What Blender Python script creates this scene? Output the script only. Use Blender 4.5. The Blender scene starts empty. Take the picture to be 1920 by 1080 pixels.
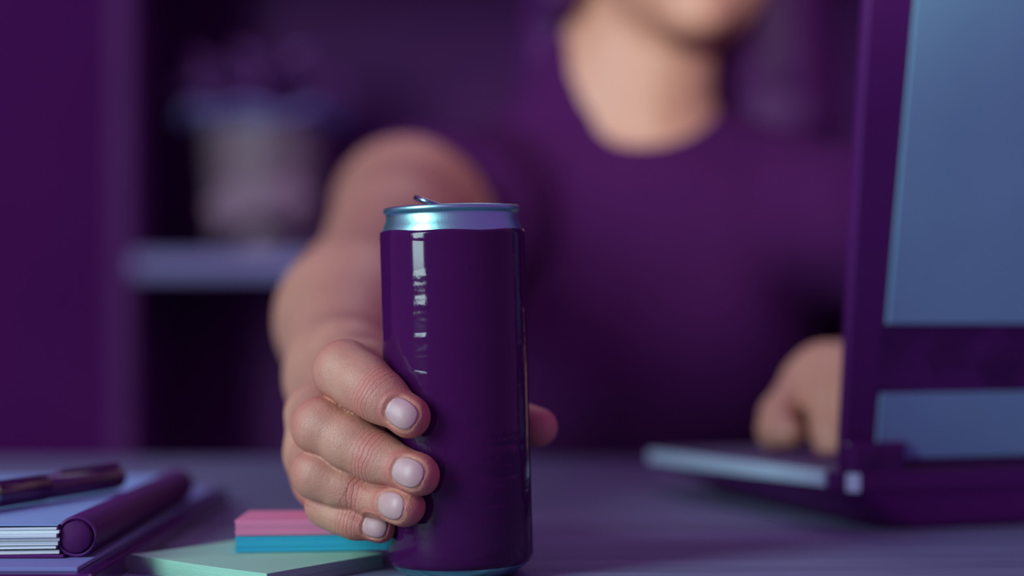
import bpy, bmesh, math, random
import numpy as np
from mathutils import Vector, Matrix, Euler
random.seed(7); rng = np.random.RandomState(7)
PI = math.pi
scn = bpy.context.scene
C = scn.collection
TZ = 0.75                 # height of the desk top
CZ = TZ + 0.096           # height of the lens
FPX = 3540.0              # focal length in pixels of the 1920 px frame
HY = 590.0                # row of the horizon

# ---------------------------------------------------------------- camera
cam_d = bpy.data.cameras.new('camera'); cam = bpy.data.objects.new('camera', cam_d); C.objects.link(cam)
cam.location = (0, 0, CZ); cam.rotation_euler = (PI/2, 0, 0)
cam_d.sensor_width = 36; cam_d.lens = 36*FPX/1920
cam_d.shift_y = (HY-540)/1920
cam_d.clip_start = 0.02; cam_d.clip_end = 50
cam_d.dof.use_dof = True; cam_d.dof.focus_distance = 0.672; cam_d.dof.aperture_fstop = 3.1
cam_d.dof.aperture_blades = 0
scn.camera = cam

# ---------------------------------------------------------------- light
scn.view_settings.view_transform = 'Standard'; scn.view_settings.look = 'None'
scn.view_settings.exposure = 0; scn.view_settings.gamma = 1
w = bpy.data.worlds.new('purple_ambient_fill'); scn.world = w; w.use_nodes = True  # even purple ambient, added to lift the dark tones
w.node_tree.nodes['Background'].inputs[0].default_value = (0.26, 0.070, 0.335, 1)
w.node_tree.nodes['Background'].inputs[1].default_value = 0.90

def area(name, loc, target, sx, sy, power, col):
    l = bpy.data.lights.new(name, 'AREA'); l.shape = 'RECTANGLE'; l.size = sx; l.size_y = sy
    l.energy = power; l.color = col
    o = bpy.data.objects.new(name, l); C.objects.link(o)
    o.location = loc
    d = Vector(target)-Vector(loc); o.rotation_euler = d.to_track_quat('-Z', 'Y').to_euler()
    return o
area('window_light', (-1.23, -0.20, CZ+0.60), (-0.02, 0.70, CZ+0.50), 0.50, 1.17, 27, (0.69, 0.96, 0.98))
sl_ = bpy.data.lights.new('neck_fill_spot', 'SPOT'); sl_.energy = 70; sl_.color = (0.90, 1.0, 0.93); sl_.spot_size = math.radians(16.5); sl_.spot_blend = 1.0; sl_.shadow_soft_size = 0.06  # added unseen spot that brightens the neck, jaw and upper arm
so_ = bpy.data.objects.new('neck_fill_spot', sl_); C.objects.link(so_); so_.location = (0.10, -0.30, CZ+0.47)
so_.rotation_euler = (Vector((0.11, 1.31, CZ+0.185))-so_.location).to_track_quat('-Z', 'Y').to_euler()

area('overhead_fill', (0.15, 1.75, CZ+1.25), (0.15, 1.6, CZ), 0.6, 0.6, 1.7, (0.85, 0.92, 1.0))  # added soft fill from above for the far desk and the shelf

# ---------------------------------------------------------------- helpers
def P(px, py, d, z0=CZ):
    """the point of the room seen at a pixel of the photograph, at its measured distance d"""
    return ((px-960)/FPX*d, d, z0+(HY-py)/FPX*d)

def tag(o, label=None, cat=None, group=None, kind=None):
    if label: o['label'] = label
    if cat: o['category'] = cat
    if group: o['group'] = group
    if kind: o['kind'] = kind
    return o
def empty(name, loc, rz=0):
    o = bpy.data.objects.new(name, None); C.objects.link(o); o.location = loc; o.rotation_euler = (0, 0, rz)
    o.empty_display_size = 0.02
    return o
def obj(name, me, m=None, parent=None, loc=None, rot=None, smooth=False):
    if isinstance(me, bmesh.types.BMesh):
        bmesh.ops.recalc_face_normals(me, faces=me.faces)
        b = me; me = bpy.data.meshes.new(name); b.to_mesh(me); b.free()
    if m is not None and not len(me.materials): me.materials.append(m)
    if smooth: me.polygons.foreach_set('use_smooth', [True]*len(me.polygons))
    o = bpy.data.objects.new(name, me); C.objects.link(o)
    if parent: o.parent = parent
    if loc: o.location = loc
    if rot: o.rotation_euler = rot
    return o
def bevel(o, w_, seg=2, ang=0.6):
    md = o.modifiers.new('bevel', 'BEVEL'); md.width = w_; md.segments = seg; md.limit_method = 'ANGLE'; md.angle_limit = ang
    return o
def bx(bm, x0, x1, y0, y1, z0, z1):
    vs = [bm.verts.new((x, y, z)) for x in (x0, x1) for y in (y0, y1) for z in (z0, z1)]
    for f in ((0,1,3,2), (4,6,7,5), (0,4,5,1), (2,3,7,6), (0,2,6,4), (1,5,7,3)): bm.faces.new([vs[i] for i in f])
    return bm
def box(x0, x1, y0, y1, z0, z1): return bx(bmesh.new(), x0, x1, y0, y1, z0, z1)
def lathe(bm, prof, n=96, cap=False):
    rings = []
    for r, z in prof:
        if r < 1e-6: rings.append([bm.verts.new((0, 0, z))]*n)
        else: rings.append([bm.verts.new((r*math.cos(2*PI*i/n), r*math.sin(2*PI*i/n), z)) for i in range(n)])
    for a, b in zip(rings, rings[1:]):
        for i in range(n):
            q = []
            for v in (a[i], a[(i+1) % n], b[(i+1) % n], b[i]):
                if v not in q: q.append(v)
            if len(q) > 2: bm.faces.new(q)
    return bm
def tube(bm, pts, r, n=10, closed=False):
    pts = [Vector(p) for p in pts]; m = len(pts); rings = []
    rr = r if hasattr(r, '__len__') else [r]*m
    up = Vector((0, 0, 1))
    for i, p in enumerate(pts):
        a = pts[(i+1) % m] if (closed or i < m-1) else p
        b = pts[i-1] if (closed or i > 0) else p
        t = (a-b).normalized()
        s = t.cross(up)
        if s.length < 1e-3: s = t.cross(Vector((1, 0, 0)))
        s.normalize(); q = s.cross(t)
        rings.append([bm.verts.new(p+(s*math.cos(2*PI*k/n)+q*math.sin(2*PI*k/n))*rr[i]) for k in range(n)])
    for i in range(m if closed else m-1):
        a, b = rings[i], rings[(i+1) % m]
        for k in range(n): bm.faces.new((a[k], a[(k+1) % n], b[(k+1) % n], b[k]))
    if not closed: bm.faces.new(rings[0]); bm.faces.new(rings[-1][::-1])
    return bm
def prism(bm, poly, z0, z1, ztop=None):
    """poly of (x, y); z0 / z1 may be functions of (x, y)"""
    f0 = z0 if callable(z0) else (lambda x, y: z0)
    f1 = z1 if callable(z1) else (lambda x, y: z1)
    a = [bm.verts.new((x, y, f0(x, y))) for x, y in poly]; b = [bm.verts.new((x, y, f1(x, y))) for x, y in poly]
    bm.faces.new(a[::-1]); bm.faces.new(b)
    n = len(poly)
    for i in range(n): bm.faces.new((a[i], a[(i+1) % n], b[(i+1) % n], b[i]))
    return bm
def rrect(x0, x1, y0, y1, r, n=6):
    out = []
    for cx, cy, a0 in ((x1-r, y1-r, 0), (x0+r, y1-r, PI/2), (x0+r, y0+r, PI), (x1-r, y0+r, 1.5*PI)):
        for k in range(n+1):
            a = a0+PI/2*k/n; out.append((cx+r*math.cos(a), cy+r*math.sin(a)))
    return out

def mat(name, col, rough=0.5, metal=0.0, spec=0.5, noise=None, bump=None, **kw):
    """noise = (scale xyz, colour 2, lo, hi); bump = (scale xyz, strength, distance)"""
    m = bpy.data.materials.new(name); m.use_nodes = True; nt = m.node_tree; N = nt.nodes; L = nt.links
    b = N['Principled BSDF']; b.inputs['Base Color'].default_value = (*col, 1)
    b.inputs['Roughness'].default_value = rough; b.inputs['Metallic'].default_value = metal
    b.inputs['Specular IOR Level'].default_value = spec
    for k, v in kw.items(): b.inputs[k].default_value = v
    def nz(scale, detail=4):
        tc = N.new('ShaderNodeTexCoord'); mp = N.new('ShaderNodeMapping'); t = N.new('ShaderNodeTexNoise')
        mp.inputs['Scale'].default_value = scale; t.inputs['Scale'].default_value = 1; t.inputs['Detail'].default_value = detail
        L.new(tc.outputs['Object'], mp.inputs[0]); L.new(mp.outputs[0], t.inputs[0]); return t
    if noise:
        t = nz(noise[0]); r = N.new('ShaderNodeMapRange'); r.inputs[1].default_value = noise[2]; r.inputs[2].default_value = noise[3]
        mx = N.new('ShaderNodeMix'); mx.data_type = 'RGBA'
        mx.inputs[6].default_value = (*col, 1); mx.inputs[7].default_value = (*noise[1], 1)
        L.new(t.outputs[0], r.inputs[0]); L.new(r.outputs[0], mx.inputs[0]); L.new(mx.outputs[2], b.inputs['Base Color'])
    if bump:
        t = nz(bump[0]); u = N.new('ShaderNodeBump'); u.inputs['Strength'].default_value = bump[1]; u.inputs['Distance'].default_value = bump[2]
        L.new(t.outputs[0], u.inputs['Height']); L.new(u.outputs[0], b.inputs['Normal'])
    return m

BLK = (0.075, 0.008, 0.112)
M = {}
M['base_black'] = mat('black_base_shell', (0.15, 0.018, 0.19), 0.6, spec=0.3, bump=((900, 900, 900), 0.05, 0.0003))
M['black'] = mat('black_plastic', BLK, 0.45, spec=0.35, bump=((900, 900, 900), 0.05, 0.0003))
M['black_matte'] = mat('black_matte', (0.10, 0.010, 0.135), 0.8, spec=0.25, bump=((700, 700, 700), 0.1, 0.0003))
M['black_gloss'] = mat('black_gloss', BLK, 0.18, spec=0.5, noise=((40, 40, 40), (0.045, 0.003, 0.07), 0.4, 0.6))
M['wall'] = mat('dark_wall_paint', (0.13, 0.016, 0.165), 0.9, spec=0.1, noise=((3, 3, 3), (0.115, 0.012, 0.15), 0.3, 0.7))
M['floor'] = mat('dark_floor', (0.07, 0.01, 0.09), 0.7, spec=0.2, noise=((2, 14, 2), (0.05, 0.006, 0.07), 0.3, 0.7))
M['binding'] = mat('binding_black', (0.070, 0.007, 0.092), 0.7, spec=0.2, noise=((200, 200, 200), (0.06, 0.006, 0.08), 0.4, 0.6))
M['shelf'] = mat('grey_shelf_laminate', (0.36, 0.38, 0.68), 0.5, spec=0.3, noise=((4, 60, 4), (0.27, 0.26, 0.50), 0.3, 0.7))
M['dark_shelf'] = mat('dark_shelf_board', (0.125, 0.022, 0.155), 0.6, spec=0.2, noise=((4, 4, 40), (0.11, 0.016, 0.14), 0.3, 0.7))

# ---------------------------------------------------------------- room and desk
def struct(name, bm, m): return tag(obj(name, bm, m), kind='structure')
struct('floor', box(-4.5, 4.5, -0.9, 2.75, -0.05, 0), M['floor'])
struct('wall_back', box(-4.5, 4.5, 2.70, 2.78, 0.0, 2.6), M['wall'])
struct('baseboard_back', box(-4.5, 4.5, 2.685, 2.70, 0.0, 0.09), M['dark_shelf'])

def desk_material():
    m = bpy.data.materials.new('whitewashed_desk_wood'); m.use_nodes = True; nt = m.node_tree; N = nt.nodes; L = nt.links
    b = N['Principled BSDF']; b.inputs['Roughness'].default_value = 0.62; b.inputs['Specular IOR Level'].default_value = 0.18
    tc = N.new('ShaderNodeTexCoord')
    def nz(sc, det, rough=0.6):
        mp = N.new('ShaderNodeMapping'); mp.inputs['Scale'].default_value = sc
        t = N.new('ShaderNodeTexNoise'); t.inputs['Scale'].default_value = 1; t.inputs['Detail'].default_value = det; t.inputs['Roughness'].default_value = rough
        L.new(tc.outputs['Object'], mp.inputs[0]); L.new(mp.outputs[0], t.inputs[0]); return t
    fine = nz((7, 620, 1), 5, 0.7); broad = nz((3, 60, 1), 3)
    r1 = N.new('ShaderNodeValToRGB'); e = r1.color_ramp.elements
    e[0].position = 0.36; e[0].color = (0.095, 0.085, 0.15, 1); e[1].position = 0.56; e[1].color = (0.24, 0.27, 0.42, 1)
    L.new(fine.outputs[0], r1.inputs[0])
    r2 = N.new('ShaderNodeValToRGB'); e = r2.color_ramp.elements
    e[0].position = 0.33; e[0].color = (0.72, 0.70, 0.74, 1); e[1].position = 0.6; e[1].color = (1, 1, 1, 1)
    L.new(broad.outputs[0], r2.inputs[0])
    mx = N.new('ShaderNodeMix'); mx.data_type = 'RGBA'; mx.blend_type = 'MULTIPLY'; mx.inputs[0].default_value = 1
    L.new(r1.outputs[0], mx.inputs[6]); L.new(r2.outputs[0], mx.inputs[7]); L.new(mx.outputs[2], b.inputs['Base Color'])
    bp = N.new('ShaderNodeBump'); bp.inputs['Strength'].default_value = 0.35; bp.inputs['Distance'].default_value = 0.0005
    L.new(fine.outputs[0], bp.inputs['Height']); L.new(bp.outputs[0], b.inputs['Normal'])
    return m
M['desk'] = desk_material()
desk = empty('desk', (0, 0.62, 0))
tag(desk, 'grey whitewashed wooden desk with fine horizontal grain under the can and laptop', 'desk')
bevel(obj('desktop', box(-0.95, 0.95, -0.27, 0.645, TZ-0.028, TZ), M['desk'], desk), 0.003)
for x0, x1, y0, y1 in ((-0.88, 0.88, -0.20, -0.18), (-0.88, 0.88, 0.55, 0.57)):
    obj('apron', box(x0, x1, y0, y1, TZ-0.10, TZ-0.028), M['black_matte'], desk)
for x in (-0.9, 0.9):
    for y in (-0.2, 0.57): bevel(obj('leg', box(x-0.025, x+0.025, y-0.025, y+0.025, 0, TZ-0.028), M['black_matte'], desk), 0.003)

# ---------------------------------------------------------------- bookcase behind
D = 2.20
bc = empty('bookcase', (0, D, 0)); tag(bc, 'dark open bookcase with a pale shelf board behind the left side of the desk', 'bookcase')
xl = (226-960)/FPX*D
zs = CZ+(HY-478)/FPX*D
def bpart(name, *a, m=None): return bevel(obj(name, box(*a), m, bc), 0.002)
bpart('upright', xl-0.013, xl+0.013, 0, 0.34, 0.0, 1.60, m=M['dark_shelf'])
bpart('upright', 0.56, 0.586, 0, 0.34, 0.0, 1.60, m=M['dark_shelf'])
for z in (zs-0.012, zs-0.40, zs+0.40, 0.08):
    tag(bpart('shelf', xl+0.013, 0.56, 0.002, 0.33, z-0.013, z+0.013, m=M['shelf'] if z == zs-0.012 else M['dark_shelf']),
        'pale grey shelf board' if z == zs-0.012 else None)
obj('back_panel', box(xl+0.013, 0.56, 0.33, 0.34, 0.0, 1.60), M['dark_shelf'], bc)

# ---------------------------------------------------------------- potted plant on the shelf
pz = zs+0.001
px0 = (497-960)/FPX*(D+0.11)
pot = empty('potted_plant', (px0, D+0.11, pz))
tag(pot, 'leafy plant in a beige paper-wrapped pot with a bow on the bookcase shelf', 'plant')
M['wrap'] = mat('beige_wrap_paper', (0.33, 0.25, 0.27), 0.42, spec=0.5, noise=((6, 6, 30), (0.27, 0.19, 0.22), 0.35, 0.65), bump=((30, 30, 12), 0.5, 0.003))
M['frill'] = mat('lilac_frill_cloth', (0.32, 0.34, 0.70), 0.8, spec=0.2, noise=((30, 30, 30), (0.24, 0.22, 0.48), 0.3, 0.7))
M['bow'] = mat('purple_brown_ribbon', (0.04, 0.01, 0.04), 0.5, noise=((60, 60, 60), (0.06, 0.02, 0.06), 0.4, 0.6))
M['bow_light'] = mat('pink_ribbon', (0.55, 0.38, 0.45), 0.45, noise=((60, 60, 60), (0.48, 0.32, 0.40), 0.4, 0.6))
M['leaf'] = mat('dark_leaf', (0.26, 0.07, 0.30), 0.55, noise=((40, 40, 40), (0.32, 0.12, 0.40), 0.4, 0.6))
bm = bmesh.new(); n = 64; rings = []
for j in range(13):
    t = j/12; r = 0.063+0.010*t; z = 0.158*t
    rings.append([bm.verts.new(((r+0.0016*math.sin(i*1.9+j*0.2)*t)*math.cos(2*PI*i/n), (r+0.0016*math.sin(i*1.9+j*0.2)*t)*math.sin(2*PI*i/n), z)) for i in range(n)])
for a, b in zip(rings, rings[1:]):
    for i in range(n): bm.faces.new((a[i], a[(i+1) % n], b[(i+1) % n], b[i]))
bm.faces.new(rings[0][::-1])
obj('pot_wrap', bm, M['wrap'], pot, smooth=True)
bm = bmesh.new(); n = 120; rings = []
for j, (r, z) in enumerate([(0.070, 0.150), (0.074, 0.168), (0.088, 0.178), (0.104, 0.172), (0.102, 0.168), (0.085, 0.173), (0.066, 0.172), (0.05, 0.160)]):
    k = j/7; amp = 0.005 if 2 <= j <= 5 else 0.002
    rings.append([bm.verts.new((r*math.cos(2*PI*i/n), r*math.sin(2*PI*i/n), z+amp*math.sin(2*PI*i/n*7+0.6)+amp*0.7*math.sin(2*PI*i/n*3+2.2))) for i in range(n)])
for a, b in zip(rings, rings[1:]):
    for i in range(n): bm.faces.new((a[i], a[(i+1) % n], b[(i+1) % n], b[i]))
obj('rim_frill', bm, M['frill'], pot, smooth=True)
obj('soil', lathe(bmesh.new(), [(0, 0.158), (0.066, 0.156), (0.066, 0.15), (0, 0.15)], 32), M['black_matte'], pot)
def ribbon(pts, wid, m, name):
    bm = bmesh.new(); prev = None
    for i, p in enumerate(pts):
        p = Vector(p); a = Vector(pts[min(i+1, len(pts)-1)])-Vector(pts[max(i-1, 0)])
        s = a.cross(Vector((0, 1, 0.2))).normalized()*wid*0.5
        cur = [bm.verts.new(p+s+Vector((0, q, 0))) for q in (0, 0.0015)]+[bm.verts.new(p-s+Vector((0, q, 0))) for q in (0.0015, 0)]
        if prev:
            for k in range(4): bm.faces.new((prev[k], prev[(k+1) % 4], cur[(k+1) % 4], cur[k]))
        else: bm.faces.new(cur)
        prev = cur
    bm.faces.new(prev[::-1]); return obj(name, bm, m, pot, smooth=False)
def fy(x, off=0.006): return -math.sqrt(max(0.0, 0.068**2-min(abs(x), 0.066)**2))-off
def bowpts(l): return [(x, fy(x, o), z) for x, z, o in l]
ribbon(bowpts([(0.002, 0.060, 0.008), (0.018, 0.072, 0.018), (0.042, 0.082, 0.012), (0.054, 0.072, 0.01), (0.040, 0.062, 0.014), (0.020, 0.060, 0.012), (0.002, 0.060, 0.008)]), 0.020, M['bow_light'], 'bow_loop')
ribbon(bowpts([(0.002, 0.060, 0.008), (-0.018, 0.066, 0.018), (-0.042, 0.070, 0.012), (-0.054, 0.058, 0.01), (-0.040, 0.048, 0.014), (-0.020, 0.054, 0.012), (0.002, 0.060, 0.008)]), 0.020, M['bow_light'], 'bow_loop')
ribbon(bowpts([(0.0, 0.060, 0.007), (-0.018, 0.040, 0.005), (-0.034, 0.018, 0.003), (-0.044, 0.004, 0.003)]), 0.024, M['bow'], 'bow_tail')
ribbon(bowpts([(0.0, 0.060, 0.007), (0.016, 0.044, 0.005), (0.034, 0.026, 0.003), (0.048, 0.006, 0.003)]), 0.022, M['bow'], 'bow_tail')
ribbon(bowpts([(x, 0.058, 0.001) for x in np.linspace(-0.066, 0.066, 15)]), 0.010, M['bow'], 'ribbon_band')
obj('bow_knot', box(-0.007, 0.009, fy(0)-0.012, fy(0), 0.052, 0.068), M['bow_light'], pot)
lm = bmesh.new()
c = [(-0.0, 0, 0), (0.010, 0.012, 0.004), (0.013, 0.028, 0.006), (0.0, 0.055, 0.0), (-0.013, 0.028, 0.006), (-0.010, 0.012, 0.004)]
v = [lm.verts.new(p) for p in c]; mid = [lm.verts.new((0, 0.014, 0)), lm.verts.new((0, 0.030, 0))]
for f in ((v[0], v[1], mid[0]), (v[1], v[2], mid[1], mid[0]), (v[2], v[3], mid[1]), (v[3], v[4], mid[1]), (v[4], v[5], mid[0], mid[1]), (v[5], v[0], mid[0])): lm.faces.new(f)
lm2 = bpy.data.meshes.new('leaf'); lm.to_mesh(lm2); lm.free(); lm2.materials.append(M['leaf'])
stem = bmesh.new()
for k in range(150):
    a = rng.uniform(0, 2*PI); e = rng.uniform(0.05, 1.35); rad = 1.0
    rr = 0.085*rng.uniform(0.55, 1.0)
    p = Vector((1.15*rr*math.cos(a)*math.cos(e), rr*math.sin(a)*math.cos(e), 0.180+rr*0.70*math.sin(e)))
    o = bpy.data.objects.new('leaf', lm2); C.objects.link(o); o.parent = pot; o.location = p
    o.rotation_euler = (rng.uniform(-0.3, 0.9), rng.uniform(-0.6, 0.6), a-PI/2+rng.uniform(-0.5, 0.5)); s = rng.uniform(0.55, 0.95); o.scale = (s, s, s)
    if k % 6 == 0: tube(stem, [(0.2*p.x, 0.2*p.y, 0.155), (0.6*p.x, 0.6*p.y, 0.5*(p.z+0.155)+0.01), p], 0.0015, 5)
obj('stems', stem, M['leaf'], pot)

# ---------------------------------------------------------------- notebooks and pen
M['paper'] = mat('pale_blue_paper', (0.27, 0.42, 0.74), 0.8, spec=0.15, noise=((8, 8, 8), (0.25, 0.41, 0.69), 0.3, 0.7))
M['edge_paper'] = mat('white_page_edges', (0.75, 0.84, 0.86), 0.85, spec=0.1, noise=((6, 6, 900), (0.50, 0.56, 0.60), 0.42, 0.62))
M['lilac_paper'] = mat('lilac_pad_paper', (0.22, 0.24, 0.52), 0.8, spec=0.15, noise=((8, 8, 8), (0.20, 0.22, 0.48), 0.3, 0.7))
pad = empty('writing_pad', (-0.26, 0.80, TZ)); tag(pad, 'large dark-backed writing pad with a lilac sheet lying under the spiral notebook', 'notepad')
bevel(obj('cover', box(-0.10, 0.1165, -0.155, 0.160, 0, 0.0072), M['black_gloss'], pad), 0.0012)
bevel(obj('paper_block', box(-0.10, 0.1100, -0.148, 0.156, 0.0072, 0.0088), M['lilac_paper'], pad), 0.0003)
nbz = TZ+0.0090
nb = empty('spiral_notebook', (-0.1565, 0.781, nbz)); tag(nb, 'thick A5 notebook with black spiral binding and fanned white page edges', 'notebook')
# sheets: x from -0.150 to -0.008 (local), y from -0.105 to 0.105
def wavy_sheet(z0, th, ph, amp, yo, x1=-0.006):
    bm = bmesh.new(); nx = 16; rows = []
    def z(x): 
        u = (x+0.150)/0.142
        return z0+amp*math.sin(u*5.0+ph)*u*(1.15-u)*1.6 - 0.0*u
    for i in range(nx+1):
        x = -0.150+(x1+0.150)*i/nx
        rows.append([bm.verts.new((x, y, zz)) for y, zz in ((-0.105+yo, z(x)), (-0.105+yo, z(x)+th), (0.105, z(x)+th), (0.105, z(x)))])
    for a, b in zip(rows, rows[1:]):
        for k in range(4): bm.faces.new((a[k], a[(k+1) % 4], b[(k+1) % 4], b[k]))
    bm.faces.new(rows[0]); bm.faces.new(rows[-1][::-1])
    return bm
tag(obj('back_cover', wavy_sheet(0.0002, 0.0009, 0.6, 0.0003, -0.001, -0.004), M['black_matte'], nb), 'black back cover')
zz = 0.0014
for i, (th, gap, amp) in enumerate([(0.0012, 0.0007, 0.0009), (0.0010, 0.0003, 0.0006), (0.0013, 0.00015, 0.0005), (0.0011, 0.0002, 0.0006), (0.0013, 0.0001, 0.0004), (0.0011, 0.0002, 0.0005), (0.0009, 0.0003, 0.0004)]):
    obj('page_bundle', wavy_sheet(zz, th, 0.9+0.04*i, 0.0006+amp*0.6, rng.uniform(-0.0012, 0.0012), -0.0055-0.0015*rng.rand()), M['edge_paper'], nb); zz += th+gap
tag(obj('top_page', wavy_sheet(zz+0.0002, 0.0003, 1.8, 0.0003, -0.001), M['paper'], nb), 'pale blue top page')
ntop = nbz+zz+0.0012
rb = bmesh.new(); tube(rb, [(0.0068*math.cos(a), 0.0005*math.sin(a), 0.0072+0.0068*math.sin(a)) for a in np.linspace(0, 2*PI, 25)[:-1]], 0.00085, 6, True)
rme = bpy.data.meshes.new('ring'); bmesh.ops.recalc_face_normals(rb, faces=rb.faces); rb.to_mesh(rme); rb.free(); rme.materials.append(M['black'])
rme.polygons.foreach_set('use_smooth', [True]*len(rme.polygons))
for k in range(69):
    o = bpy.data.objects.new('ring', rme); C.objects.link(o); o.parent = nb; o.location = (0, -0.102+k*0.0030, 0)
bm = bmesh.new()
for r0 in (0.0052,):
    lathe(bm, [(0, -0.1040), (0.0053, -0.1040), (0.0058, -0.1035), (0.0058, 0.105), (0, 0.105)], 24); 
bmesh.ops.rotate(bm, verts=bm.verts, cent=(0, 0, 0), matrix=Matrix.Rotation(-PI/2, 3, 'X')); bmesh.ops.translate(bm, verts=bm.verts, vec=(0, 0, 0.0072))
tag(obj('spine_liner', bm, M['binding'], nb, smooth=True), 'dark tube inside the binding rings')

M['steel'] = mat('brushed_steel', (0.30, 0.42, 0.50), 0.28, 1.0, noise=((30, 30, 400), (0.24, 0.34, 0.42), 0.3, 0.7))
pen = empty('pen', (-0.1670, 0.802, ntop+0.0053), 0); tag(pen, 'black pen with a metal ring lying across the spiral notebook', 'pen')
pen.rotation_euler = (PI/2, 0, -0.40)     # local -z runs away from the lens... barrel along local z
pr = [(0, -0.001), (0.0030, -0.0008), (0.0040, 0.001), (0.0044, 0.004), (0.0044, 0.048), (0.0041, 0.0485), (0.0041, 0.0495), (0.0046, 0.050), (0.0047, 0.080)]
obj('barrel', lathe(bmesh.new(), pr, 32), M['black_gloss'], pen, smooth=True)
tag(obj('metal_ring', lathe(bmesh.new(), [(0.0047, 0.080), (0.0050, 0.0803), (0.0050, 0.0855), (0.0047, 0.0858)], 32), M['steel'], pen, smooth=True), 'chrome ring')
pen.scale = (1.12, 1.12, 1.05)
obj('grip', lathe(bmesh.new(), [(0.0047, 0.0858), (0.0046, 0.115), (0.0036, 0.126), (0.0014, 0.134), (0, 0.136)], 32), M['black_matte'], pen, smooth=True)
bm = bmesh.new(); bx(bm, -0.0014, 0.0014, 0.0044, 0.0056, 0.003, 0.040); bx(bm, -0.0014, 0.0014, 0.0040, 0.0056, 0.001, 0.004)
bevel(obj('clip', bm, M['black'], pen), 0.0004)

# ---------------------------------------------------------------- sticky notes
def sticky(name, poly, z0, th, m, label, sheets=9, curl=None):
    t = empty(name, (sum(p[0] for p in poly)/len(poly), sum(p[1] for p in poly)/len(poly), z0)); tag(t, label, 'sticky notes', 'sticky note pads')
    for k in range(sheets):
        bm = bmesh.new(); g = th/sheets
        j = [(rng.uniform(-0.00022, 0.00022), rng.uniform(-0.00022, 0.00022))]*4
        pl = [(x-t.location.x+j[0][0], y-t.location.y+j[0][1]) for x, y in poly]
        nseg = 10; a, b, c_, d_ = pl
        lo, hi = [], []
        rows = []
        for i in range(nseg+1):
            u = i/nseg; row = []
            for w_ in range(nseg+1):
                v_ = w_/nseg
                x = (1-u)*((1-v_)*a[0]+v_*d_[0])+u*((1-v_)*b[0]+v_*c_[0]); y = (1-u)*((1-v_)*a[1]+v_*d_[1])+u*((1-v_)*b[1]+v_*c_[1])
                dz = curl(u, v_, k/sheets) if curl else 0
                row.append((bm.verts.new((x, y, k*g+dz)), bm.verts.new((x, y, (k+1)*g-0.00002+dz))))
            rows.append(row)
        for i in range(nseg):
            for w_ in range(nseg):
                bm.faces.new([rows[i][w_][1], rows[i+1][w_][1], rows[i+1][w_+1][1], rows[i][w_+1][1]])
                bm.faces.new([rows[i][w_][0], rows[i][w_+1][0], rows[i+1][w_+1][0], rows[i+1][w_][0]])
        rim = [rows[i][0] for i in range(nseg+1)]+[rows[nseg][i] for i in range(1, nseg+1)]+[rows[i][nseg] for i in range(nseg-1, -1, -1)]+[rows[0][i] for i in range(nseg-1, 0, -1)]
        for i in range(len(rim)):
            p, q = rim[i], rim[(i+1) % len(rim)]; bm.faces.new((p[0], q[0], q[1], p[1]))
        obj('sheet_bundle', bm, m, t)
    return t
M['green'] = mat('mint_paper', (0.36, 0.70, 0.52), 0.85, spec=0.1, noise=((12, 12, 12), (0.34, 0.67, 0.50), 0.3, 0.7))
M['pink'] = mat('pink_paper', (0.78, 0.26, 0.43), 0.85, spec=0.1, noise=((12, 12, 12), (0.75, 0.25, 0.41), 0.3, 0.7))
M['cyan'] = mat('cyan_paper', (0.05, 0.46, 0.64), 0.85, spec=0.1, noise=((12, 12, 12), (0.045, 0.44, 0.62), 0.3, 0.7))
gx = lambda px, d: (px-960)/FPX*d
sticky('sticky_note_pad', [(gx(244, 0.705), 0.705), (gx(500, 0.660), 0.660), (gx(718, 0.716), 0.716), (gx(462, 0.765), 0.765)], TZ, 0.0055, M['green'],
       'mint green square sticky note pad lying flat on the desk, lowest of the pads', 8, lambda u, v_, k: 0.0012*max(0, 1-u-v_)**2*k)
e0, e1, e2, e3 = (gx(441, 0.716), 0.716), (-0.0475, 0.722), (-0.0475, 0.757), (gx(441, 0.716)+0.0005, 0.751)
sticky('sticky_note_pad', [e0, e1, e2, e3], TZ+0.0058, 0.0060, M['cyan'], 'bright cyan sticky note pad between the mint green pad and the pink pad', 6, lambda u, v_, k: 0.0004*max(0, u-0.2)*(1-k))
sticky('sticky_note_pad', [e0, e1, e2, e3], TZ+0.0122, 0.0058, M['pink'], 'pink sticky note pad on top of the cyan pad beside the fingers', 6)

# ---------------------------------------------------------------- drink can
CX, CY, TLT = (864-960)/FPX*0.70, 0.70, math.radians(1.5)
can = empty('drink_can', (CX, CY, TZ+0.0006)); can.rotation_euler = (0, -TLT, 0)
tag(can, 'slim opened drink can with a black label held in the hand', 'can')
def alu_material():
    m = mat('brushed_aluminium', (0.33, 0.76, 0.70), 0.30, 1.0); nt = m.node_tree; N = nt.nodes; L = nt.links; b = N['Principled BSDF']
    b.inputs['Anisotropic'].default_value = 0.5
    tc = N.new('ShaderNodeTexCoord'); mp = N.new('ShaderNodeMapping'); mp.inputs['Scale'].default_value = (900, 900, 30)
    t = N.new('ShaderNodeTexNoise'); t.inputs['Scale'].default_value = 1
    L.new(tc.outputs['Object'], mp.inputs[0]); L.new(mp.outputs[0], t.inputs[0])
    bp = N.new('ShaderNodeBump'); bp.inputs['Strength'].default_value = 0.12; bp.inputs['Distance'].default_value = 0.0002
    L.new(t.outputs[0], bp.inputs['Height']); L.new(bp.outputs[0], b.inputs['Normal'])
    return m
M['alu'] = alu_material()
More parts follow.
